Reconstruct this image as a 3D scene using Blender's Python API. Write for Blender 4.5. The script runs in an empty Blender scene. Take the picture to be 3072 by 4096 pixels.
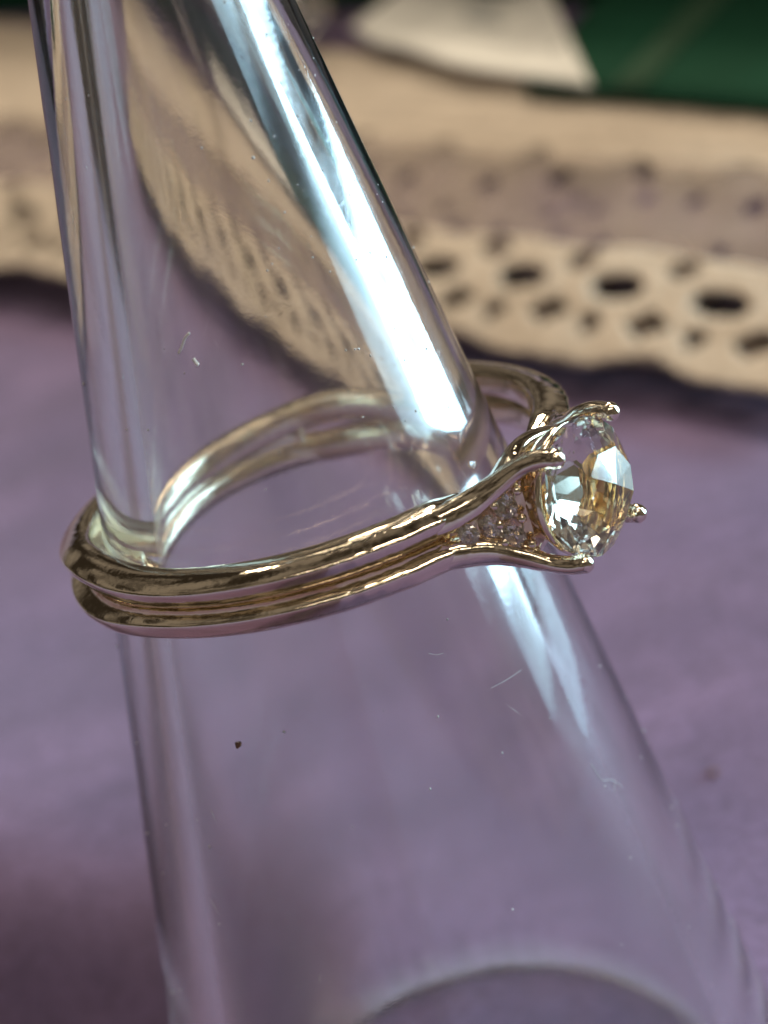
import bpy, bmesh, math, random
from mathutils import Vector, Matrix, noise

random.seed(7)
S = 0.001                      # everything below is written in millimetres
scene = bpy.context.scene
col = scene.collection
R = math.radians

# ---------------------------------------------------------------- camera
RING_H = 32.0                  # height of the ring above the table
cam_d = bpy.data.cameras.new('camera')
cam = bpy.data.objects.new('camera', cam_d)
col.objects.link(cam)
cR = Vector((0.95722, -0.15169, -0.24639)); cU = Vector((0.28755, 0.40399, 0.86840)); cF = Vector((0.03219, 0.90210, -0.43032))
cP = Vector((0.0, -79.478, 67.386)) * S
m = Matrix((cR, cU, -cF)).transposed().to_4x4()
m.translation = cP
cam.matrix_world = m
cam_d.sensor_fit = 'VERTICAL'; cam_d.sensor_height = 24.0; cam_d.sensor_width = 18.0
cam_d.lens = 12.0 / math.tan(R(13.0))
cam_d.clip_start = 0.002; cam_d.clip_end = 20.0
cam_d.dof.use_dof = True
cam_d.dof.focus_distance = 0.0800
cam_d.dof.aperture_fstop = 32.0
cam_d.dof.aperture_blades = 0
scene.camera = cam

# ---------------------------------------------------------------- world and lamps (an indoor close-up: dim mottled world, window, ceiling lamp, added strips for gold glints)
world = bpy.data.worlds.new('World'); scene.world = world
world.use_nodes = True
bg = world.node_tree.nodes['Background']
wt = world.node_tree
wc = wt.nodes.new('ShaderNodeTexCoord'); wn = wt.nodes.new('ShaderNodeTexNoise'); wr = wt.nodes.new('ShaderNodeValToRGB')
wn.inputs['Scale'].default_value = 4.5; wn.inputs['Detail'].default_value = 3.0  # mottling added to give the gold varied reflections
wr.color_ramp.elements[0].position = 0.44; wr.color_ramp.elements[0].color = (0.15, 0.115, 0.08, 1)
wr.color_ramp.elements[1].position = 0.60; wr.color_ramp.elements[1].color = (1.25, 1.06, 0.83, 1)
wt.links.new(wc.outputs['Generated'], wn.inputs['Vector']); wt.links.new(wn.outputs['Fac'], wr.inputs['Fac']); wt.links.new(wr.outputs['Color'], bg.inputs['Color'])
bg.inputs['Strength'].default_value = 0.16

def area(name, loc, target, sx, sy, radiance, color, shape='RECTANGLE'):
    l = bpy.data.lights.new(name, 'AREA'); l.shape = shape; l.size = sx; l.size_y = sy
    a = sx * sy * (math.pi / 4 if shape in ('ELLIPSE', 'DISK') else 1)
    l.energy = radiance * math.pi * a; l.color = color
    o = bpy.data.objects.new(name, l); col.objects.link(o)
    o.location = loc
    o.rotation_euler = (Vector(target) - Vector(loc)).to_track_quat('-Z', 'Y').to_euler()
    return o
def polar(az, dist, z):        # azimuth from +x (right) towards the camera side (-y)
    return (dist * math.cos(R(az)), -dist * math.sin(R(az)), z)
C0 = (0, 0, RING_H * S)
def pane(name, az0, az1, el0, el1, dist, radiance, color):
    """an upright window pane seen from the ring between two azimuths and two elevations"""
    az = (az0 + az1) / 2; w = 2 * dist * math.tan(R((az1 - az0) / 2))
    z0, z1 = dist * math.tan(R(el0)), dist * math.tan(R(el1))
    p = polar(az, dist, RING_H * S + (z0 + z1) / 2)
    return area(name, p, (0, 0, p[2]), w, z1 - z0, radiance, color)
DAY = (0.50, 0.82, 1.0)
pane('window_light', -27, 6, -14.5, -3.6, 1.3, 26.0, DAY)
pane('window_light_sill', -36, -16, -17.5, -14.6, 1.3, 6.0, DAY)
pane('window_light_lower', -36, -8, -26, -17.6, 1.3, 3.0, DAY)
pane('window_light_upper', -17, 15, 1.2, 28, 1.3, 26.0, DAY)
WARM = (1.0, 0.87, 0.68)
area('ceiling_lamp', (0.30, 1.10, 1.25), C0, 0.36, 0.36, 62.0, WARM, 'ELLIPSE')
def glint_strip(name, p, q, width, radiance, color):
    p, q = Vector(p), Vector(q); c = (p + q) / 2
    l = bpy.data.lights.new(name, 'AREA'); l.shape = 'RECTANGLE'; l.size = (q - p).length; l.size_y = width
    l.energy = radiance * math.pi * l.size * width; l.color = color
    o = bpy.data.objects.new(name, l); col.objects.link(o)
    x = (q - p).normalized(); z = c - Vector(C0); z = (z - x * z.dot(x)).normalized(); y = z.cross(x)
    m_ = Matrix((x, y, z)).transposed().to_4x4(); m_.translation = c; o.matrix_world = m_
glint_strip('gold_glint', (0.1, -0.25, 1.35), (1.4, -0.25, 1.35), 0.05, 36.0, WARM)  # overhead strips added for bright lines along the gold, not known fixtures
glint_strip('gold_glint_back', (-0.4, 0.65, 1.35), (0.8, 0.65, 1.35), 0.04, 36.0, WARM)
glint_strip('gold_glint_front', (-0.5, -0.95, 1.35), (0.7, -0.95, 1.35), 0.03, 30.0, WARM)

scene.render.engine = 'CYCLES'
cy = scene.cycles
cy.use_denoising = True
cy.caustics_refractive = True; cy.caustics_reflective = True
cy.adaptive_threshold = 0.02
cy.max_bounces = 16; cy.transmission_bounces = 14; cy.glossy_bounces = 10; cy.diffuse_bounces = 4; cy.transparent_max_bounces = 16
cy.sample_clamp_indirect = 6.0
cy.blur_glossy = 0.4
vs = scene.view_settings
vs.view_transform = 'Standard'; vs.look = 'None'; vs.gamma = 1.0; vs.use_curve_mapping = False
vs.exposure = 0.0

# ---------------------------------------------------------------- material helpers
def mat(name):
    mt = bpy.data.materials.new(name); mt.use_nodes = True
    nt = mt.node_tree
    return mt, nt, nt.nodes['Principled BSDF']
def nd(nt, t, **kw):
    n = nt.nodes.new(t)
    for k, v in kw.items(): setattr(n, k, v)
    return n
def coords(nt, scale=(1, 1, 1)):
    tc = nd(nt, 'ShaderNodeTexCoord'); mp = nd(nt, 'ShaderNodeMapping')
    mp.inputs['Scale'].default_value = scale
    nt.links.new(tc.outputs['Object'], mp.inputs['Vector'])
    return mp.outputs['Vector']
def noise_tex(nt, vec, scale, detail=4, rough=0.55):
    n = nd(nt, 'ShaderNodeTexNoise'); n.inputs['Scale'].default_value = scale
    n.inputs['Detail'].default_value = detail; n.inputs['Roughness'].default_value = rough
    nt.links.new(vec, n.inputs['Vector'])
    return n.outputs['Fac']
def ramp(nt, fac, stops):
    r = nd(nt, 'ShaderNodeValToRGB'); el = r.color_ramp.elements
    while len(el) < len(stops): el.new(0.5)
    for e, (p, c) in zip(el, stops):
        e.position = p; e.color = (c, c, c, 1) if isinstance(c, (int, float)) else (*c, 1)
    nt.links.new(fac, r.inputs['Fac'])
    return r.outputs['Color']
def bump(nt, height, strength, dist, b):
    n = nd(nt, 'ShaderNodeBump'); n.inputs['Strength'].default_value = strength; n.inputs['Distance'].default_value = dist
    nt.links.new(height, n.inputs['Height']); nt.links.new(n.outputs['Normal'], b.inputs['Normal'])
    return n

# purple felted cloth
M = {}
mt, nt, b = mat('mauve_cloth'); M['cloth'] = mt
v = coords(nt)
big = noise_tex(nt, v, 75, 5, 0.6); fine = noise_tex(nt, v, 1500, 5, 0.7)
mx = nd(nt, 'ShaderNodeMix', data_type='RGBA', blend_type='MULTIPLY')
mx.inputs[0].default_value = 1.0
nt.links.new(ramp(nt, big, [(0.30, (0.122, 0.082, 0.172)), (0.70, (0.187, 0.126, 0.242))]), mx.inputs[6])
st = noise_tex(nt, coords(nt, (40, 190, 100)), 1.0, 5, 0.65)
m2 = nd(nt, 'ShaderNodeMix', data_type='RGBA', blend_type='MULTIPLY'); m2.inputs[0].default_value = 1.0
nt.links.new(ramp(nt, fine, [(0.25, 0.55), (0.75, 1.25)]), m2.inputs[6]); nt.links.new(ramp(nt, st, [(0.3, 0.80), (0.7, 1.14)]), m2.inputs[7])
nt.links.new(m2.outputs[2], mx.inputs[7])
nt.links.new(mx.outputs[2], b.inputs['Base Color'])
b.inputs['Roughness'].default_value = 0.92
b.inputs['Sheen Weight'].default_value = 0.25; b.inputs['Sheen Roughness'].default_value = 0.5
b.inputs['Specular IOR Level'].default_value = 0.15
bump(nt, fine, 0.5, 0.00025, b)

# cotton lace
mt, nt, b = mat('ivory_lace'); M['lace'] = mt
v = coords(nt)
fine = noise_tex(nt, v, 1100, 4, 0.65); big = noise_tex(nt, v, 60, 2)
mx = nd(nt, 'ShaderNodeMix', data_type='RGBA', blend_type='MULTIPLY'); mx.inputs[0].default_value = 1.0
nt.links.new(ramp(nt, big, [(0.3, (0.55, 0.455, 0.365)), (0.7, (0.64, 0.54, 0.44))]), mx.inputs[6])
nt.links.new(ramp(nt, fine, [(0.25, 0.72), (0.75, 1.08)]), mx.inputs[7])
nt.links.new(mx.outputs[2], b.inputs['Base Color'])
b.inputs['Roughness'].default_value = 0.85; b.inputs['Specular IOR Level'].default_value = 0.2
bump(nt, fine, 0.6, 0.0003, b)
# sheer net: woven threads with open gaps between them
mt, nt, b = mat('sheer_net'); M['net'] = mt
v = coords(nt)
big = noise_tex(nt, v, 130, 3)
nt.links.new(ramp(nt, big, [(0.3, (0.44, 0.35, 0.30)), (0.7, (0.54, 0.44, 0.37))]), b.inputs['Base Color'])
b.inputs['Roughness'].default_value = 0.9
tr = nd(nt, 'ShaderNodeBsdfTransparent'); ms = nd(nt, 'ShaderNodeMixShader')
nt.links.new(ramp(nt, noise_tex(nt, v, 90, 2), [(0.3, 0.26), (0.7, 0.50)]), ms.inputs[0])
nt.links.new(tr.outputs[0], ms.inputs[1]); nt.links.new(b.outputs[0], ms.inputs[2])
nt.links.new(ms.outputs[0], nt.nodes['Material Output'].inputs['Surface'])

# gold
mt, nt, b = mat('yellow_gold'); M['gold'] = mt
v = coords(nt)
b.inputs['Metallic'].default_value = 1.0
b.inputs['Base Color'].default_value = (0.90, 0.785, 0.625, 1)
nt.links.new(ramp(nt, noise_tex(nt, v, 500, 3), [(0.35, 0.03), (0.75, 0.09)]), b.inputs['Roughness'])
ad = nd(nt, 'ShaderNodeMath', operation='MULTIPLY_ADD'); ad.inputs[1].default_value = 0.10
nt.links.new(noise_tex(nt, coords(nt, (1, 1, 6)), 2600, 4, 0.7), ad.inputs[0]); nt.links.new(noise_tex(nt, v, 700, 3), ad.inputs[2])
bump(nt, ad.outputs[0], 0.30, 0.00012, b)

# acrylic, worn by handling
mt, nt, b = mat('clear_acrylic'); M['acrylic'] = mt
v = coords(nt)
b.inputs['Base Color'].default_value = (0.985, 0.985, 0.975, 1)
b.inputs['Transmission Weight'].default_value = 1.0
b.inputs['IOR'].default_value = 1.49
vs2 = coords(nt, (1, 1, 0.35))
wear = noise_tex(nt, vs2, 220, 5, 0.65)
nt.links.new(ramp(nt, wear, [(0.45, 0.008), (0.75, 0.05)]), b.inputs['Roughness'])
bp = bump(nt, noise_tex(nt, v, 1200, 4, 0.7), 0.022, 0.0002, b)
gl = nd(nt, 'ShaderNodeBsdfGlossy'); gl.inputs['Roughness'].default_value = 0.20
gl.inputs['Color'].default_value = (0.9, 0.92, 0.95, 1)
ms = nd(nt, 'ShaderNodeMixShader')
mm = nd(nt, 'ShaderNodeMath', operation='MULTIPLY'); mm.inputs[1].default_value = 0.07
nt.links.new(ramp(nt, noise_tex(nt, vs2, 420, 6, 0.75), [(0.40, 0.1), (0.60, 1.0)]), mm.inputs[0])
nt.links.new(mm.outputs[0], ms.inputs[0])
nt.links.new(b.outputs[0], ms.inputs[1]); nt.links.new(gl.outputs[0], ms.inputs[2])
nt.links.new(ms.outputs[0], nt.nodes['Material Output'].inputs['Surface'])

# the moulded inside of the stand is less polished
mt, nt, b = mat('clear_acrylic_inside'); M['acrylic_in'] = mt
v = coords(nt, (1, 1, 0.35))
b.inputs['Base Color'].default_value = (0.985, 0.985, 0.975, 1); b.inputs['Transmission Weight'].default_value = 1.0; b.inputs['IOR'].default_value = 1.49
nt.links.new(ramp(nt, noise_tex(nt, v, 200, 4), [(0.35, 0.045), (0.7, 0.12)]), b.inputs['Roughness'])

def simple(name, colr, rough, metallic=0.0, trans=0.0, ior=1.5, var=0.15, nscale=300, bstr=0.1):
    mt, nt, b = mat(name)
    v = coords(nt); n = noise_tex(nt, v, nscale, 4)
    lo = tuple(c * (1 - var) for c in colr); hi = tuple(min(1, c * (1 + var)) for c in colr)
    nt.links.new(ramp(nt, n, [(0.3, lo), (0.7, hi)]), b.inputs['Base Color'])
    if rough > 0.5: b.inputs['Specular IOR Level'].default_value = 0.12
    b.inputs['Roughness'].default_value = rough; b.inputs['Metallic'].default_value = metallic
    b.inputs['Transmission Weight'].default_value = trans; b.inputs['IOR'].default_value = ior
    if bstr: bump(nt, n, bstr, 0.0002, b)
    return mt
M['stone'] = simple('pale_champagne_crystal', (0.95, 0.89, 0.76), 0.05, trans=1.0, ior=1.56, var=0.01, bstr=0)
M['accent'] = simple('clear_crystal', (0.97, 0.93, 0.88), 0.0, trans=1.0, ior=2.0, var=0.01, bstr=0)
M['green'] = simple('dark_green_card', (0.010, 0.055, 0.030), 0.95, nscale=80)
M['green_light'] = simple('faded_green_fold', (0.035, 0.075, 0.045), 0.95, nscale=80)
M['white_cloth'] = simple('off_white_paper', (0.86, 0.83, 0.77), 0.85, var=0.14, nscale=130)
M['grey_print'] = simple('grey_print', (0.64, 0.63, 0.60), 0.85, nscale=200)
M['eyelet_shade'] = simple('eyelet_shade_brown', (0.022, 0.012, 0.010), 0.8, nscale=800)  # dark colour standing in for the shade behind the eyelets
M['dark'] = simple('black_board', (0.012, 0.012, 0.012), 0.6)
M['crumb'] = simple('brown_crumb', (0.15, 0.085, 0.07), 0.9, nscale=3000)
M['lint'] = simple('white_lint', (0.85, 0.83, 0.80), 0.9)
M['dust'] = simple('pale_dust', (0.46, 0.44, 0.43), 0.9)

# ---------------------------------------------------------------- mesh helpers
def link(name, me, material, parent=None, smooth=True):
    o = bpy.data.objects.new(name, me); col.objects.link(o)
    if material: me.materials.append(M[material])
    if smooth:
        me.polygons.foreach_set('use_smooth', [True] * len(me.polygons))
    if parent: o.parent = parent
    return o
def from_py(name, verts, faces, material, parent=None, smooth=True):
    me = bpy.data.meshes.new(name)
    me.from_pydata([tuple(c * S for c in p) for p in verts], [], faces)
    me.update()
    bm = bmesh.new(); bm.from_mesh(me); bmesh.ops.recalc_face_normals(bm, faces=bm.faces); bm.to_mesh(me); bm.free()
    return link(name, me, material, parent, smooth)
def empty(name, loc=(0, 0, 0)):
    o = bpy.data.objects.new(name, None); col.objects.link(o); o.location = loc
    o.empty_display_size = 0.005
    return o
def tag(o, label=None, category=None, group=None, kind=None):
    if label: o['label'] = label
    if category: o['category'] = category
    if group: o['group'] = group
    if kind: o['kind'] = kind
    return o
def sstep(a, b, x):
    t = min(1, max(0, (x - a) / (b - a))); return t * t * (3 - 2 * t)

# ---------------------------------------------------------------- table with the cloth that rises under the lace
LA = Vector((32.8, 57.8)); LT = Vector((-0.607, 0.7947)); LN = Vector((0.7947, 0.607))   # the lace's near edge: a point, its run, and away from it
SLOPE = math.tan(R(20))
def uvh(x, y):
    d = Vector((x, y)) - LA
    return d.dot(LT), d.dot(LN)
def cloth_z(x, y):
    u, w = uvh(x, y)
    z = 0.30 * noise.noise(Vector((x * 0.035, y * 0.035, 3.1))) + 0.10 * noise.noise(Vector((x * 0.11, y * 0.11, 9.7)))
    r = math.hypot(x, y)
    z *= sstep(13, 26, r)
    z = min(z, 0.30)
    f = -0.63 * x - 0.775 * y + 12.5                 # cloth fold put in on the near left to darken that corner
    dip = 0.5 * (f + math.sqrt(f * f + 16.0)) * 2.0
    dip = 17.0 * math.tanh(dip / 17.0)
    z -= dip * sstep(14.5, 22, r) * sstep(-4, -17, x)
    z -= 2.85 * sstep(-6, -42, w)
    rise = max(0.0, (w - 9) * SLOPE * 1.0 + 4.9)
    z += rise * sstep(7, 12, w) * sstep(260, 120, abs(w))
    return z
xs = []
def axis_pts(a, b, fine_a, fine_b, fine, coarse):
    p = []; t = a
    while t < b:
        p.append(t); t += fine if fine_a <= t < fine_b else coarse
    p.append(b); return p
EDGE = 66.0
gx = axis_pts(-420, EDGE, -80, 130, 2.0, 17.0); gy = axis_pts(-420, 520, -60, 240, 2.0, 17.0)
verts = [(x, y, cloth_z(x, y)) for y in gy for x in gx]
nx = len(gx)
for j, y in enumerate(gy):                        # the cloth hangs down over the table's right edge
    x, _, z = verts[j * nx + nx - 1]
    verts[j * nx + nx - 1] = (x - 0.6, y, z - 0.4)
rows = []
for j, y in enumerate(gy):
    rows += verts[j * nx:(j + 1) * nx]
    z = verts[j * nx + nx - 1][2]
    rows += [(EDGE, y, z - 1.2), (EDGE + 1.5 + 2.0 * math.sin(y * 0.06), y, z - 30), (EDGE + 2.0 + 6.0 * math.sin(y * 0.06), y, z - 120)]
verts = rows; nx += 3
faces = [(j * nx + i, j * nx + i + 1, (j + 1) * nx + i + 1, (j + 1) * nx + i) for j in range(len(gy) - 1) for i in range(nx - 1)]
cloth = from_py('tablecloth', verts, faces, 'cloth'); tag(cloth, kind='structure')

# ---------------------------------------------------------------- lace
PITCH = 9.75; U0 = 7.6
def lace_pt(u, vv):
    """v is measured up the slope from the near edge"""
    c = math.cos(math.atan(SLOPE))
    p = LA + LT * u + LN * (vv * c)
    z = 3.0 + vv * c * SLOPE
    z += 0.5 * noise.noise(Vector((u * 0.05, vv * 0.08, 1.7))) + 0.22 * noise.noise(Vector((u * 0.22, vv * 0.25, 5.7)))
    z -= 0.3 * sstep(3.0, -3.0, vv)
    return (p.x, p.y, z)
def warp(u, vv):
    k = 0.45
    u += 0.16 * noise.noise(Vector((u * 0.9, vv * 0.9, 71))); vv += 0.16 * noise.noise(Vector((u * 0.9, vv * 0.9, 93)))
    return (u + k * noise.noise(Vector((u * 0.15, vv * 0.2, 21))) , vv + k * noise.noise(Vector((u * 0.15, vv * 0.2, 47))) + 0.011 * max(0, u - 20))
def ell(u, vv, cu, cv, a, b):
    return (math.hypot((u - cu) / a, (vv - cv) / b) - 1) * min(a, b)
def dia(u, vv, cu, cv, a, b):
    x, y = abs(u - cu) / a, abs(vv - cv) / b
    return ((x ** 1.25 + y ** 1.25) ** 0.8 - 1) * min(a, b) * 0.8
def per(u, off=0.0, pitch=PITCH):
    k = round((u - off) / pitch); return k * pitch + off, k
def hsh(*a):
    return noise.noise(Vector([x * 12.9898 + 3.7 for x in a] + [0.5] * (3 - len(a))))
def sdf_border(u, vv):
    u, vv2 = u, vv - 0.018 * u
    cu, k = per(u, U0)
    d = ell(u, vv2, cu + 0.2 * hsh(k), 6.2, 2.7, 1.45)           # large eyelets
    cs, k2 = per(u, U0 + PITCH * 0.5)
    d = min(d, dia(u, vv2, cs, 2.9, 2.1, 1.55))                    # small hole between two eyelets
    d = min(d, dia(u, vv2, cu + 0.2, 2.4, 1.3, 1.3))             # smaller one under each eyelet
    d = min(d, dia(u, vv2, cs + 0.3 * hsh(k2, 5), 8.8, 1.7, 1.3))
    # scalloped edge
    t = (u - U0) / PITCH * 2 * math.pi
    d = min(d, vv2 + 0.6 + 0.5 * math.cos(t * 0.5 + 2.3) + 0.2 * math.cos(t + 0.6))
    return d
def sdf_net(u, vv):
    vv2 = vv - 0.018 * u
    cu, k = per(u, U0)
    d = ell(u, vv2, cu + 0.2 * hsh(k), 6.2, 3.1, 1.9)
    for (pitch, off, v0, a, b, ph) in ((5.4, 1.0, 11.2, 0.8, 0.65, 1), (5.4, 3.6, 13.8, 0.65, 0.55, 2), (5.4, 0.2, 16.4, 0.75, 0.65, 3), (7.2, 2.2, 18.4, 0.8, 0.7, 4)):
        c, k = per(u, off, pitch)
        h = hsh(k, ph * 3.3)
        if h > -0.12: d = min(d, ell(u, vv2, c + 1.6 * hsh(k, ph), v0 + 1.1 * hsh(k, ph + 9.1), a * (1 + h), b * (1 + h)))
    return d
def sheet(name, u0, u1, va, vb, step, sdf, material, parent, thick, relief=None):
    """a cloth sheet with real openings: grid cells outside the shape are dropped and rim vertices slid on to its outline"""
    nu = int((u1 - u0) / step); pts = []; idx = {}; verts = []
    rows = []
    for i in range(nu + 1):
        u = u0 + i * step
        a, b_ = va(u), vb(u); nv = int(round((vb(0) - va(0)) / step))
        rows.append([(u, a + (b_ - a) * j / nv) for j in range(nv + 1)])
    D = [[sdf(*p) if sdf else 1.0 for p in r] for r in rows]
    e = step * 0.25
    P = {}
    faces = []
    def vid(i, j):
        if (i, j) in P: return P[i, j]
        u, vv = rows[i][j]; d = D[i][j]
        if d < 0:
            for _ in range(3):
                d = sdf(u, vv)
                gu = (sdf(u + e, vv) - sdf(u - e, vv)) / (2 * e); gv = (sdf(u, vv + e) - sdf(u, vv - e)) / (2 * e)
                g2 = gu * gu + gv * gv + 1e-6
                q = max(-step, min(step, -d / g2 * 1.0))
                u += gu * q; vv += gv * q
        x, y, z = lace_pt(*warp(u, vv))
        if relief: z += relief(u, vv)
        P[i, j] = len(verts); verts.append((x, y, z))
        return P[i, j]
    for i in range(nu):
        for j in range(len(rows[0]) - 1):
            q = [(i, j), (i + 1, j), (i + 1, j + 1), (i, j + 1)]
            if max(D[a][b_] for a, b_ in q) > 0 and sum(D[a][b_] > 0 for a, b_ in q) >= 1:
                faces.append([vid(*t) for t in q])
    o = from_py(name, verts, faces, material, parent)
    sm = o.modifiers.new('thickness', 'SOLIDIFY'); sm.thickness = thick * S; sm.offset = -1
    return o
lace = empty('lace_trim', (LA.x * S, LA.y * S, 0))
def keep(o, par):
    o.parent = par; o.matrix_parent_inverse = Matrix.Translation(par.location).inverted()
def rel_b(u, vv):
    cu, k = per(u, U0); r = math.hypot((u - cu) / 2.45, (vv - 0.018 * u - 6.2) / 1.75)
    return 0.15 * math.exp(-((r - 1.3) / 0.22) ** 2) + 0.14 * math.sin(u * 5.1) * math.sin(vv * 4.3)
o = sheet('scalloped_border', -6, 150, lambda u: -2.2 + 0.018 * u, lambda u: 10.2 + 0.018 * u, 0.36, sdf_border, 'lace', None, 0.6, rel_b); keep(o, lace)
o = sheet('eyelet_shade_strip', -6, 150, lambda u: 4.2 + 0.018 * u, lambda u: 8.3 + 0.018 * u, 0.8, None, 'eyelet_shade', None, 0.3, lambda u, vv: -1.5); keep(o, lace)  # added dark strip, imitates shade seen through the eyelets
o = sheet('net', -6, 150, lambda u: 0.6 + 0.018 * u, lambda u: 20.8 + 0.018 * u, 0.36, sdf_net, 'net', None, 0.15, lambda u, vv: -0.75 * sstep(10.6, 9.4, vv - 0.018 * u)); keep(o, lace)
def hb(u):
    return 19.6 + 0.018 * u + 1.7 * math.cos((u - 3) / 11.0 * 2 * math.pi) * (0.5 + 0.5 * math.cos((u - 3) / 11.0 * 2 * math.pi)) + 0.3 * noise.noise(Vector((u * 0.2, 0, 0)))
o = sheet('header_band', -6, 150, hb, lambda u: 30.0 + 0.070 * (u - 20) + 0.8 * noise.noise(Vector((u * 0.12, 8, 0))), 0.5, None, 'lace', None, 0.3, lambda u, vv: -0.28 + 0.10 * math.sin(vv * 3.1 + noise.noise(Vector((u * .3, vv * .3, 0))))); keep(o, lace)
tag(lace, 'ivory crochet lace strip with oval eyelets and a scalloped edge on the mauve cloth', 'lace')

# ---------------------------------------------------------------- the acrylic ring stand
K = 0.181; R_RING = 8.03
def cone_r(z): return R_RING + K * (RING_H - z)
def lathe(prof, n=128):
    verts = []; faces = []
    for i, (r, z) in enumerate(prof):
        for k in range(n):
            a = 2 * math.pi * k / n; verts.append((r * math.cos(a), r * math.sin(a), z))
    for i in range(len(prof) - 1):
        for k in range(n):
            faces.append((i * n + k, i * n + (k + 1) % n, (i + 1) * n + (k + 1) % n, (i + 1) * n + k))
    return verts, faces
HOLLOW = True
TIP = 66.0; Z0 = -2.4
prof = []
if HOLLOW:
    WALL = 2.0
    CT = 60.0                                    # top of the cavity
    def inner_r(z):
        return max(0.0, cone_r(z) - WALL - 0.3 * max(0.0, 1 - z / 30.0) ** 1.5)
    rt = inner_r(CT)
    for k in range(9):                            # rounded cavity end
        a = math.pi / 2 * (1 - k / 8.0)
        prof.append((max(0.001, rt * math.cos(a)), CT + rt * 0.9 * math.sin(a)))
    for k in range(1, 25):
        z = CT + (Z0 - CT) * k / 24; prof.append((inner_r(z), z))
    prof.append((inner_r(Z0) + 0.2, Z0 - 0.2)); prof.append((cone_r(Z0) - 0.25, Z0 - 0.2)); prof.append((cone_r(Z0), Z0 + 0.1))
else:
    prof += [(0.001, Z0), (cone_r(Z0) - 0.4, Z0), (cone_r(Z0), Z0 + 0.3)]
rt = cone_r(TIP)
for k in range(1, 41):
    z = Z0 + (TIP - Z0) * k / 40; prof.append((cone_r(z), z))
for k in range(1, 9):
    a = math.pi / 2 * k / 8.0; prof.append((max(0.001, rt * math.cos(a)), TIP + rt * math.sin(a)))
v_, f_ = lathe(prof, 160)
stand = from_py('ring_stand', v_, f_, 'acrylic')
stand.data.materials.append(M['acrylic_in'])
for p_ in stand.data.polygons:
    c_ = p_.center / S
    if math.hypot(c_.x, c_.y) < cone_r(c_.z) - 1.0 and c_.z < CT + 6 and c_.z > Z0: p_.material_index = 1
tag(stand, 'scuffed clear acrylic cone stand holding the gold ring, standing on the mauve cloth', 'ring stand')

# ---------------------------------------------------------------- the ring
PHI = 43.0                                        # azimuth of the stone, from the right towards the camera
ring = empty('gold_ring')
RC = Vector((0.58, -0.36, RING_H - 0.6))
ring.location = RC * S
tilt = Matrix.Rotation(R(-5.0), 4, 'X') @ Matrix.Rotation(R(-1.2), 4, 'Y')
ring.rotation_euler = (tilt @ Matrix.Rotation(R(-PHI), 4, 'Z')).to_euler()
# in the ring's own frame the stone points along +x, y is the tangent (+y = away side), z is the ring's axis
RI = 8.86
def sweep(frames, sect, closed_ends=True):
    """frames: list of (origin, ax, az, scale_r, scale_z); sect: list of (r, z)"""
    verts = []; faces = []; n = len(sect)
    for (o_, ax, az, sr, sz) in frames:
        for (r, z) in sect:
            p = o_ + ax * (r * sr) + az * (z * sz); verts.append(tuple(p))
    for i in range(len(frames) - 1):
        for k in range(n):
            faces.append((i * n + k, i * n + (k + 1) % n, (i + 1) * n + (k + 1) % n, (i + 1) * n + k))
    if closed_ends:
        faces.append(tuple(range(n))[::-1]); faces.append(tuple((len(frames) - 1) * n + k for k in range(n)))
    return verts, faces
def smooth_closed(pts, it=2):
    for _ in range(it):
        q = []
        for i in range(len(pts)):
            a, b_ = Vector(pts[i]), Vector(pts[(i + 1) % len(pts)])
            q += [tuple(a * .75 + b_ * .25), tuple(a * .25 + b_ * .75)]
        pts = q
    return pts
sect_up = smooth_closed([(0, -0.74), (0.0, 0.70), (0.40, 0.80), (0.78, 0.66), (1.14, 0.34), (1.22, 0.20), (1.12, -0.12), (0.92, -0.56), (0.6, -0.76)], 2)
def rail_h(th):                                   # half distance between the two rails, th = degrees from the stone
    a = abs(th)
    h = 0.62 + 0.24 * math.exp(-((a - 118) / 18) ** 2)
    h += 0.02 * sstep(62, 22, a)
    h -= 0.06 * sstep(140, 175, a)
    return h
def make_rail(sgn):
    fr = []
    N = 260
    for i in range(N + 1):
        th = 16 + (344 - 16) * i / N
        a_ = th if th <= 180 else th - 360
        ax = Vector((math.cos(R(th)), math.sin(R(th)), 0)); az = Vector((0, 0, 1))
        sr = 1.22
        w = sstep(58, 40, abs(a_))
        sr += w * 0.022 * math.sin(R(th) * 62 + 1.6 * math.sin(R(th) * 17))
        o_ = ax * RI + az * (sgn * rail_h(a_))
        e_ = sstep(15, 25, abs(a_)); fr.append((o_, ax, az, sr * (0.55 + 0.45 * e_), 0.5 + 0.38 * e_))
    v_, f_ = sweep(fr, sect_up)
    return from_py('rail', v_, f_, 'gold', ring)
for s_ in (1, -1): make_rail(s_)
# the closed back of the shank, between the rails
sect_b = smooth_closed([(0.05, -0.8), (0.05, 0.8), (0.6, 0.75), (0.98, 0.35), (1.04, 0.0), (0.98, -0.35), (0.6, -0.75)], 2)
fr = []
for i in range(101):
    th = 131 + (229 - 131) * i / 100
    ax = Vector((math.cos(R(th)), math.sin(R(th)), 0))
    k_ = min(1, math.sin(math.pi * i / 100) * 6) ** 0.5 if 0 < i < 100 else 0.02
    fr.append((ax * RI, ax, Vector((0, 0, 1)), 0.65 + 0.68 * k_, 0.7 + 0.3 * k_))
v_, f_ = sweep(fr, sect_b); from_py('shank_back', v_, f_, 'gold', ring)

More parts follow.
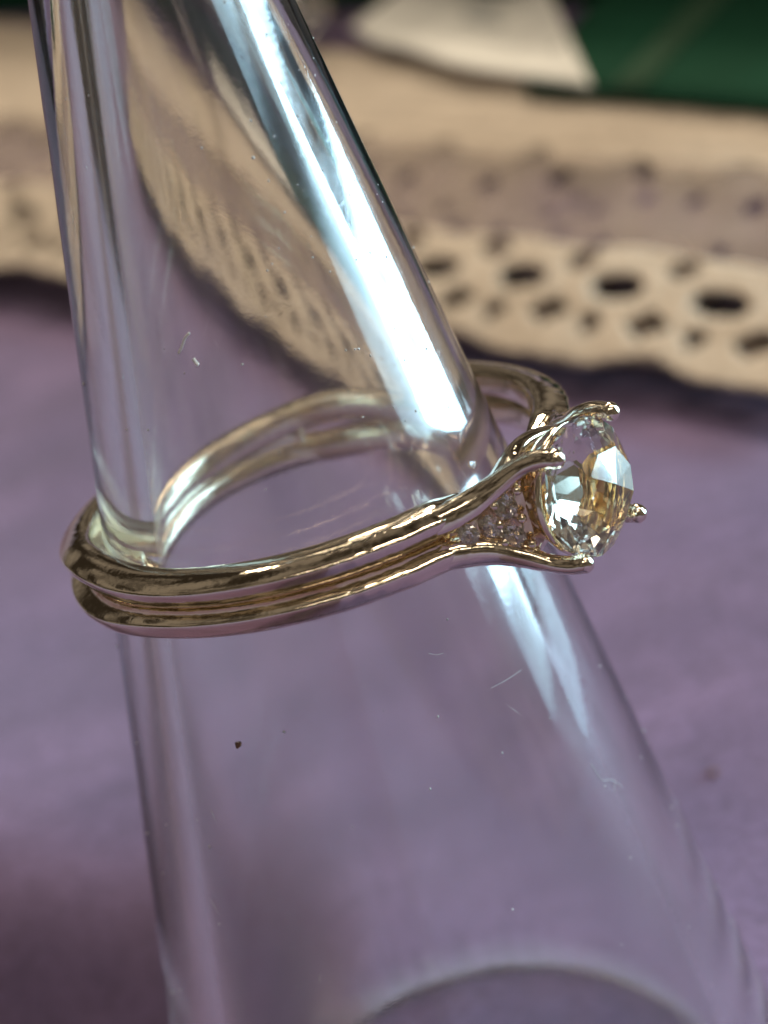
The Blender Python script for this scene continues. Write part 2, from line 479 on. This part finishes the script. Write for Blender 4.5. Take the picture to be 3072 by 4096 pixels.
# prongs: the four rail ends run out past the stone
def catmull(P, n):
    out = []
    for i in range(len(P) - 1):
        p0 = P[max(0, i - 1)]; p1 = P[i]; p2 = P[i + 1]; p3 = P[min(len(P) - 1, i + 2)]
        for k in range(n):
            t = k / n
            out.append(0.5 * ((2 * p1) + (p2 - p0) * t + (2 * p0 - 5 * p1 + 4 * p2 - p3) * t * t + (3 * p1 - p0 - 3 * p2 + p3) * t ** 3))
    out.append(P[-1]); return out
ST = 12.55                                         # how far out the stone's girdle sits
def make_prong(sy, sz):
    P = [Vector((8.15, sy * 5.15, sz * 0.64)), Vector((8.80, sy * 4.25, sz * 0.66)), Vector((9.35, sy * 3.65, sz * 0.76)), Vector((9.95, sy * 3.1, sz * 0.98)), Vector((10.7, sy * 2.65, sz * 1.38)), Vector((11.6, sy * 2.25, sz * 1.88)), Vector((12.5, sy * 2.05, sz * 2.08)), Vector((13.3, sy * 1.92, sz * 1.98))]
    W = [0.25, 0.52, 0.56, 0.54, 0.44, 0.38, 0.36, 0.31]; T = [0.25, 0.46, 0.52, 0.49, 0.40, 0.32, 0.33, 0.32]
    C = catmull(P, 8); n = len(C); verts = []; faces = []; NS = 12
    for i, c in enumerate(C):
        f = i / (n - 1) * (len(P) - 1); k = min(len(P) - 2, int(f)); t = f - k
        w = W[k] * (1 - t) + W[k + 1] * t; h = T[k] * (1 - t) + T[k + 1] * t
        if i >= n - 5: q = (n - 1 - i) / 5.0; sc = math.sqrt(max(0.02, 1 - (1 - q) ** 2)); w *= sc * 1.12; h *= sc * 1.12
        d = (C[min(n - 1, i + 1)] - C[max(0, i - 1)]).normalized()
        out = Vector((0, c.y, c.z)).normalized(); out = (out - d * out.dot(d)).normalized(); side = d.cross(out)
        for a in range(NS):
            an = 2 * math.pi * a / NS
            cx, sx = math.cos(an), math.sin(an)
            verts.append(tuple(c + out * (h * (abs(cx) ** 0.8) * (1 if cx > 0 else -1)) + side * (w * (abs(sx) ** 0.8) * (1 if sx > 0 else -1))))
    for i in range(n - 1):
        for a in range(NS): faces.append((i * NS + a, i * NS + (a + 1) % NS, (i + 1) * NS + (a + 1) % NS, (i + 1) * NS + a))
    faces.append(tuple(range(NS))); faces.append(tuple((n - 1) * NS + a for a in range(NS)))
    return from_py('prong', verts, faces, 'gold', ring)
for sy in (-1, 1):
    for sz in (-1, 1): make_prong(sy, sz)
# upper and lower plates of the head, between each pair of prongs
def make_plate(sz):
    verts = []; faces = []; nu, nv = 16, 12
    rows = []
    for lay in (0, 1):
        for i in range(nu + 1):
            x = 9.4 + 2.1 * i / nu
            ymax = 3.3 - 1.0 * i / nu
            for j in range(nv + 1):
                s = -1 + 2 * j / nv
                xx = x - 0.9 * (1 - s * s) * (i / nu) 
                z = sz * (0.72 + 0.95 * (i / nu) ** 1.3 + 0.85 * (1 - s * s) * math.sin(math.pi * min(1, 0.12 + 0.8 * i / nu)) - lay * 0.34)
                verts.append((xx, ymax * s, z))
    def id_(l, i, j): return l * (nu + 1) * (nv + 1) + i * (nv + 1) + j
    for l in (0, 1):
        for i in range(nu):
            for j in range(nv): faces.append((id_(l, i, j), id_(l, i + 1, j), id_(l, i + 1, j + 1), id_(l, i, j + 1)))
    for i in range(nu):
        for j in (0, nv): faces.append((id_(0, i, j), id_(0, i + 1, j), id_(1, i + 1, j), id_(1, i, j)))
    for j in range(nv):
        for i in (0, nu): faces.append((id_(0, i, j), id_(0, i, j + 1), id_(1, i, j + 1), id_(1, i, j)))
    return from_py('head_plate', verts, faces, 'gold', ring)
for sz in (1, -1): make_plate(sz)
# the cup under the stone
prof = [(r, z - 0.7) for (r, z) in [(1.7, 11.55), (1.95, 11.75), (2.40, 12.55), (2.48, 12.8), (2.34, 12.86), (2.15, 12.66), (1.75, 12.05), (1.55, 11.7)]]
v_, f_ = lathe(prof + [prof[0]], 64)
from_py('setting_cup', [(z, x, y) for (x, y, z) in v_], f_, 'gold', ring)

# brilliant-cut stones
def brilliant(rad, origin, axis, name, material, parent, spin=0.0, flat=1.0):
    axis = Vector(axis).normalized(); q = Vector((0, 0, 1)).rotation_difference(axis).to_matrix()
    bm = bmesh.new()
    def V(r, deg, z):
        p = q @ Vector((r * rad * math.cos(R(deg + spin)), r * rad * math.sin(R(deg + spin)), z * rad * flat)) + Vector(origin)
        return bm.verts.new(p * S)
    tbl = [V(0.54, 45 * k, 0.40) for k in range(8)]
    mid = [V(0.80, 45 * k + 22.5, 0.24) for k in range(8)]
    gu = [V(1.0, 22.5 * k, 0.03) for k in range(16)]
    gd = [V(1.0, 22.5 * k, -0.03) for k in range(16)]
    low = [V(0.36, 45 * k + 22.5, -0.60) for k in range(8)]
    cul = V(0.0, 0, -0.88)
    bm.faces.new(tbl)
    for k in range(8):
        k1 = (k + 1) % 8
        bm.faces.new((tbl[k], mid[k], tbl[k1]))                                  # star
        bm.faces.new((tbl[k], mid[k - 1], gu[2 * k], mid[k]))                    # kite
        bm.faces.new((mid[k], gu[2 * k], gu[2 * k + 1])); bm.faces.new((mid[k], gu[2 * k + 1], gu[(2 * k + 2) % 16]))
        bm.faces.new((low[k], gd[2 * k], gd[2 * k + 1])); bm.faces.new((low[k], gd[2 * k + 1], gd[(2 * k + 2) % 16]))
        bm.faces.new((cul, low[k - 1], gd[2 * k], low[k]))
    for k in range(16):
        k1 = (k + 1) % 16; bm.faces.new((gu[k], gu[k1], gd[k1], gd[k]))
    bmesh.ops.recalc_face_normals(bm, faces=bm.faces)
    me = bpy.data.meshes.new(name); bm.to_mesh(me); bm.free()
    return link(name, me, material, parent, smooth=False)
def rose_cut(rad, origin, axis, name, material, parent, spin=0.0):
    axis = Vector(axis).normalized(); q = Vector((0, 0, 1)).rotation_difference(axis).to_matrix()
    bm = bmesh.new()
    def V(r, deg, z): return bm.verts.new((q @ Vector((r * rad * math.cos(R(deg + spin)), r * rad * math.sin(R(deg + spin)), z * rad)) + Vector(origin)) * S)
    N = 8; st = 360.0 / N
    apex = V(0.06, 200, 0.50)
    mid = [V(0.56, st * k + 4 * math.sin(k * 2.1), 0.40) for k in range(N)]
    gu = [V(1.0 if k % 2 == 0 else 0.985, st / 2 * k, 0.05 if k % 2 == 0 else 0.08) for k in range(2 * N)]
    gd = [V(1.0, st / 2 * k, -0.04) for k in range(2 * N)]
    low = [V(0.30, st * k, -0.48) for k in range(N)]
    for k in range(N):
        k1 = (k + 1) % N; g0, g1, g2 = 2 * k, 2 * k + 1, (2 * k + 2) % (2 * N)
        bm.faces.new((apex, mid[k], mid[k1]))
        bm.faces.new((mid[k], gu[g0], gu[g1])); bm.faces.new((mid[k], gu[g1], mid[k1])); bm.faces.new((mid[k1], gu[g1], gu[g2]))
        bm.faces.new((low[k], gd[g1], gd[g0])); bm.faces.new((low[k1], gd[g1], low[k])); bm.faces.new((low[k1], gd[g2], gd[g1]))
    bm.faces.new(low)
    for k in range(2 * N):
        k1 = (k + 1) % (2 * N); bm.faces.new((gu[k], gu[k1], gd[k1], gd[k]))
    bmesh.ops.recalc_face_normals(bm, faces=bm.faces)
    me = bpy.data.meshes.new(name); bm.to_mesh(me); bm.free()
    return link(name, me, material, parent, smooth=False)
rose_cut(2.58, (ST, 0, 0), (1, 0, 0), 'center_stone', 'stone', ring, spin=10)
# little stones on both sides of the head, between the rail ends
for sy in (-1, 1):
    for (x, y, z, r) in ((9.75, 3.75, 0.0, 0.40), (10.3, 3.12, 0.0, 0.46), (10.85, 2.72, 0.58, 0.46), (10.85, 2.72, -0.58, 0.46)):
        ax = Vector((0.35, sy * 1.0, 0.0)); ax.z = z * 0.3
        brilliant(r, (x, sy * y, z), ax, 'accent_stone', 'accent', ring, spin=random.uniform(0, 45))
    # metal behind them
    verts = []; faces = []
    for i in range(9):
        t = i / 8; x = 9.2 + 2.0 * t; y = 3.75 - 1.5 * t; h = 0.62 + 0.75 * t
        for (dy, zz) in ((-0.25, -h), (-0.25, h), (-0.7, h), (-0.7, -h)): verts.append((x, sy * (y + dy), zz))
    for i in range(8):
        for k in range(4): faces.append((i * 4 + k, i * 4 + (k + 1) % 4, (i + 1) * 4 + (k + 1) % 4, (i + 1) * 4 + k))
    faces += [(0, 1, 2, 3), (32, 33, 34, 35)]
    from_py('stone_plate', verts, faces, 'gold', ring, smooth=False)
    # grain beads that hold the small stones
    bead = bpy.data.meshes.new('grain_bead'); bm = bmesh.new(); bmesh.ops.create_icosphere(bm, subdivisions=2, radius=0.19 * S); bm.to_mesh(bead); bm.free()
    bead.materials.append(M['gold']); bead.polygons.foreach_set('use_smooth', [True] * len(bead.polygons))
    for (x, y, z) in ((10.62, 3.0, 0.02), (10.55, 2.92, -0.72), (10.55, 2.92, 0.72), (11.25, 2.5, 0.0), (11.3, 2.4, -1.05), (11.3, 2.4, 1.05)):
        o = bpy.data.objects.new('grain_bead', bead); col.objects.link(o); o.parent = ring; o.location = (x * S, sy * y * S, z * S)
tag(ring, 'yellow gold split-shank ring with a pale round crystal in four prongs, resting on the cone', 'ring')

# ---------------------------------------------------------------- things behind the lace
def on_lace(u, vv, dz=0.0):
    x, y, z = lace_pt(u, vv); return Vector((x, y, z + dz))
def slab(name, P, thick, material, parent=None, up=Vector((0, 0, 1)), bev=0.3):
    n = (P[1] - P[0]).cross(P[2] - P[0]).normalized()
    v_ = [tuple(p) for p in P] + [tuple(p - n * thick) for p in P]
    k = len(P)
    f_ = [tuple(range(k)), tuple(range(2 * k - 1, k - 1, -1))] + [(i, (i + 1) % k, k + (i + 1) % k, k + i) for i in range(k)]
    o = from_py(name, v_, f_, material, parent, smooth=False)
    return o
def wpt(u, w, z):
    p = LA + LT * u + LN * w; return Vector((p.x, p.y, z))
# dark green box standing behind the lace
box = empty('green_box', tuple(wpt(60, 46, 0) * S))
def boxmesh(name, u0, u1, w0, w1, z0, z1, material, bev=0.8):
    P = [wpt(u, w, z) for z in (z0, z1) for (u, w) in ((u0, w0), (u1, w0), (u1, w1), (u0, w1))]
    f_ = [(0, 1, 2, 3), (4, 5, 6, 7), (0, 1, 5, 4), (1, 2, 6, 5), (2, 3, 7, 6), (3, 0, 4, 7)]
    o = from_py(name, [tuple(p) for p in P], f_, material, None, smooth=False)
    bv = o.modifiers.new('bevel', 'BEVEL'); bv.width = bev * S; bv.segments = 3
    keep(o, box); return o
boxmesh('body', 4, 190, 40.0, 110, 8.0, 25.0, 'green')
boxmesh('lid', 3, 191, 39.3, 111, 25.3, 29.0, 'dark')
tag(box, 'dark green box with a black lid standing behind the lace', 'box')

# green card lying up the slope behind the right end of the lace
def curved_sheet(name, fn, nu, nv, thick, material):
    verts = []; faces = []
    for lay in (0, 1):
        for i in range(nu + 1):
            for j in range(nv + 1):
                p = fn(i / nu, j / nv); verts.append((p[0], p[1], p[2] - lay * thick))
    def sid(l, i, j): return l * (nu + 1) * (nv + 1) + i * (nv + 1) + j
    for l in (0, 1):
        for i in range(nu):
            for j in range(nv): faces.append((sid(l, i, j), sid(l, i + 1, j), sid(l, i + 1, j + 1), sid(l, i, j + 1)))
    for i in range(nu):
        for j in (0, nv): faces.append((sid(0, i, j), sid(0, i + 1, j), sid(1, i + 1, j), sid(1, i, j)))
    for j in range(nv):
        for i in (0, nu): faces.append((sid(0, i, j), sid(0, i, j + 1), sid(1, i, j + 1), sid(1, i, j)))
    return from_py(name, verts, faces, material)
card = empty('green_card', tuple(on_lace(20, 30, 0) * S))
def card_fn(s, t):
    u = 2 + 40 * s; vv = 26.6 + 0.070 * (u - 20) + 17.0 * t
    p = wpt(u, vv * 0.94, 3.0 + vv * 0.342 + 0.6 + 0.5 * math.sin(s * 2.4) - 0.5 * t * t); return tuple(p)
o = curved_sheet('sheet', card_fn, 16, 8, 0.5, 'green'); keep(o, card)
def stripe_fn(s, t):
    u = 28.5 + 3.6 * s - 2.0 * t; x, y, z = card_fn((u - 2) / 40, t * 0.94 + 0.02); return (x, y, z + 0.16)
o = curved_sheet('stripe', stripe_fn, 4, 8, 0.12, 'green_light'); keep(o, card)
tag(card, 'dark green card with a faded diagonal stripe lying behind the right end of the lace', 'card')

# off-white slip lying over the far edge of the lace
def slip_fn(s, t):
    u0 = 69.5 - 35.5 * s; u1 = 66 - 13.0 * s
    u = u0 * (1 - t) + u1 * t
    v0 = 33.2 - 5.2 * s + 0.9 * math.sin(s * 8.0) * (1 - s) + 2.5 * max(0, 0.15 - s) / 0.15
    vv = v0 + (46.0 - v0) * t
    z = 3.0 + vv * 0.342 + 1.5 - 1.2 * t + 0.6 * math.sin(s * 5.5 + t * 1.5) * (0.35 + t)
    return tuple(wpt(u, vv * 0.94, z))
slip = curved_sheet('paper_slip', slip_fn, 30, 16, 0.3, 'white_cloth')
def print_fn(s, t):
    x, y, z = slip_fn(0.46 + 0.20 * s + 0.03 * math.sin(t * 9), 0.42 + 0.30 * t); return (x, y, z + 0.10)
o = curved_sheet('print', print_fn, 8, 6, 0.06, 'grey_print'); o.parent = slip
tag(slip, 'rumpled off-white paper slip lying over the far edge of the lace', 'paper')

# a second piece of jewellery, far out of focus
ear = empty('crystal_earring', tuple(on_lace(75.0, 35.2, 0.6) * S))
e0 = on_lace(75.0, 35.2, 0.6)
o = brilliant(2.1, tuple(e0 + Vector((0, 0, 2.4))), (0.2, -1, 0.5), 'crystal', 'accent', None); keep(o, ear)
o = brilliant(1.7, tuple(e0 + Vector((-1.5, 0, 5.6))), (0.1, -1, 0.5), 'crystal', 'accent', None); keep(o, ear)
def tube(name, pts, rad, material, parent=None, n=8):
    C = catmull([Vector(p) for p in pts], 8); verts = []; faces = []
    for i, c in enumerate(C):
        d = (C[min(len(C) - 1, i + 1)] - C[max(0, i - 1)]).normalized()
        a = d.orthogonal().normalized() if i == 0 else (a - d * a.dot(d)).normalized()
        b_ = d.cross(a)
        for k in range(n):
            an = 2 * math.pi * k / n; verts.append(tuple(c + a * (rad * math.cos(an)) + b_ * (rad * math.sin(an))))
    for i in range(len(C) - 1):
        for k in range(n): faces.append((i * n + k, i * n + (k + 1) % n, (i + 1) * n + (k + 1) % n, (i + 1) * n + k))
    faces.append(tuple(range(n))); faces.append(tuple((len(C) - 1) * n + k for k in range(n)))
    return from_py(name, verts, faces, material, parent)
o = tube('hook', [e0 + Vector(p) for p in ((-1.5, 0.6, 6.5), (-1.8, 0.9, 9), (0.2, 1.2, 11), (2.2, 1.2, 9), (2.4, 1.2, 5), (2.2, 0.8, 0.5))], 0.45, 'gold'); keep(o, ear)
tag(ear, 'blurred crystal earring with a gold hook lying beside the paper slip', 'earring')

# ---------------------------------------------------------------- crumbs on the cloth, lint on the stand
def crumb(x, y, r, label, seed, z=None, group='crumbs'):
    bm = bmesh.new(); bmesh.ops.create_icosphere(bm, subdivisions=2, radius=r * S)
    for v_ in bm.verts:
        k = 1 + 0.9 * noise.noise(v_.co / S * 9 + Vector((seed, 0, 0))); v_.co *= k; v_.co.z *= 0.6; v_.co.y *= 1.5
    me = bpy.data.meshes.new('crumb'); bm.to_mesh(me); bm.free()
    o = link('crumb', me, 'crumb'); o.location = Vector((x, y, cloth_z(x, y) + r * 0.5 if z is None else z)) * S
    tag(o, label, 'crumb', 'brown crumbs')
crumb(17.2, 22.5, 0.22, 'tiny brown crumb on the cloth to the right of the cone', 5.0)
def on_cone(az, z, out=0.05):                     # azimuth from the right towards the camera
    r = cone_r(z) + out; return Vector((r * math.cos(R(az)), -r * math.sin(R(az)), z))
c_ = on_cone(123.1, 25.7, 0.03)
crumb(c_.x, c_.y, 0.13, 'dark brown crumb stuck on the front of the cone below the ring', 1.0, c_.z)
def lint(pts, rad, label):
    o = tube('lint_fibre', [on_cone(a, z) for a, z in pts], rad, 'lint' if rad > 0.03 else 'dust', None, 6)
    tag(o, label, 'lint', 'lint on the acrylic cone')
lint([(115.3, 40.5), (113.5, 40.75), (112.0, 41.0), (110.2, 41.15)], 0.05, 'longer white lint fibre stuck on the cone above the ring')
lint([(110.9, 40.25), (110.2, 40.05), (109.7, 40.0)], 0.07, 'short white lint speck on the cone below the longer fibre')
lint([(72.4, 27.5), (70.8, 27.32), (68.8, 27.25)], 0.010, 'thin pale scratchy fibre on the cone front just below the ring')
lint([(60.5, 25.1), (56.0, 25.02), (50.7, 24.95)], 0.010, 'straight pale fibre on the cone front below the shoulder of the ring')
lint([(41.8, 19.8), (40.6, 18.9), (37.5, 18.5), (34.8, 17.8)], 0.012, 'faint bent fibre on the lower right of the cone')

# the finest dust and hairline scuffs on the stand, too many to count
rnd = random.Random(3)
verts = []; faces = []
for k in range(200):
    az = rnd.uniform(-40, 200); z = rnd.uniform(4, 54) if k % 3 else rnd.uniform(34, 54)
    if k % 3 == 0: az = rnd.gauss(48, 16)
    if abs(z - RING_H) < 2.6: continue
    hair = rnd.random() < 0.05
    L = rnd.uniform(0.2, 0.55) if hair else rnd.uniform(0.03, 0.08); wd = rnd.uniform(0.008, 0.016) if hair else L * rnd.uniform(0.5, 1.0)
    c = on_cone(az, z, 0.0); nrm = Vector((c.x, c.y, K * math.hypot(c.x, c.y))).normalized()
    a = nrm.cross(Vector((rnd.gauss(0, 1), rnd.gauss(0, 1), rnd.gauss(0, 1)))).normalized(); b_ = nrm.cross(a)
    i0 = len(verts); base = c + nrm * 0.004
    for (p, q) in ((-L, 0), (0, -wd), (L, 0), (0, wd)): verts.append(tuple(base + a * p + b_ * q))
    verts.append(tuple(base + nrm * (wd * 0.8)))
    faces += [(i0, i0 + 1, i0 + 4), (i0 + 1, i0 + 2, i0 + 4), (i0 + 2, i0 + 3, i0 + 4), (i0 + 3, i0, i0 + 4), (i0 + 3, i0 + 2, i0 + 1, i0)]
dust = from_py('dust', verts, faces, 'dust', None, smooth=False)
tag(dust, 'fine pale dust and hairline scuffs scattered over the acrylic cone', 'dust', kind='stuff')
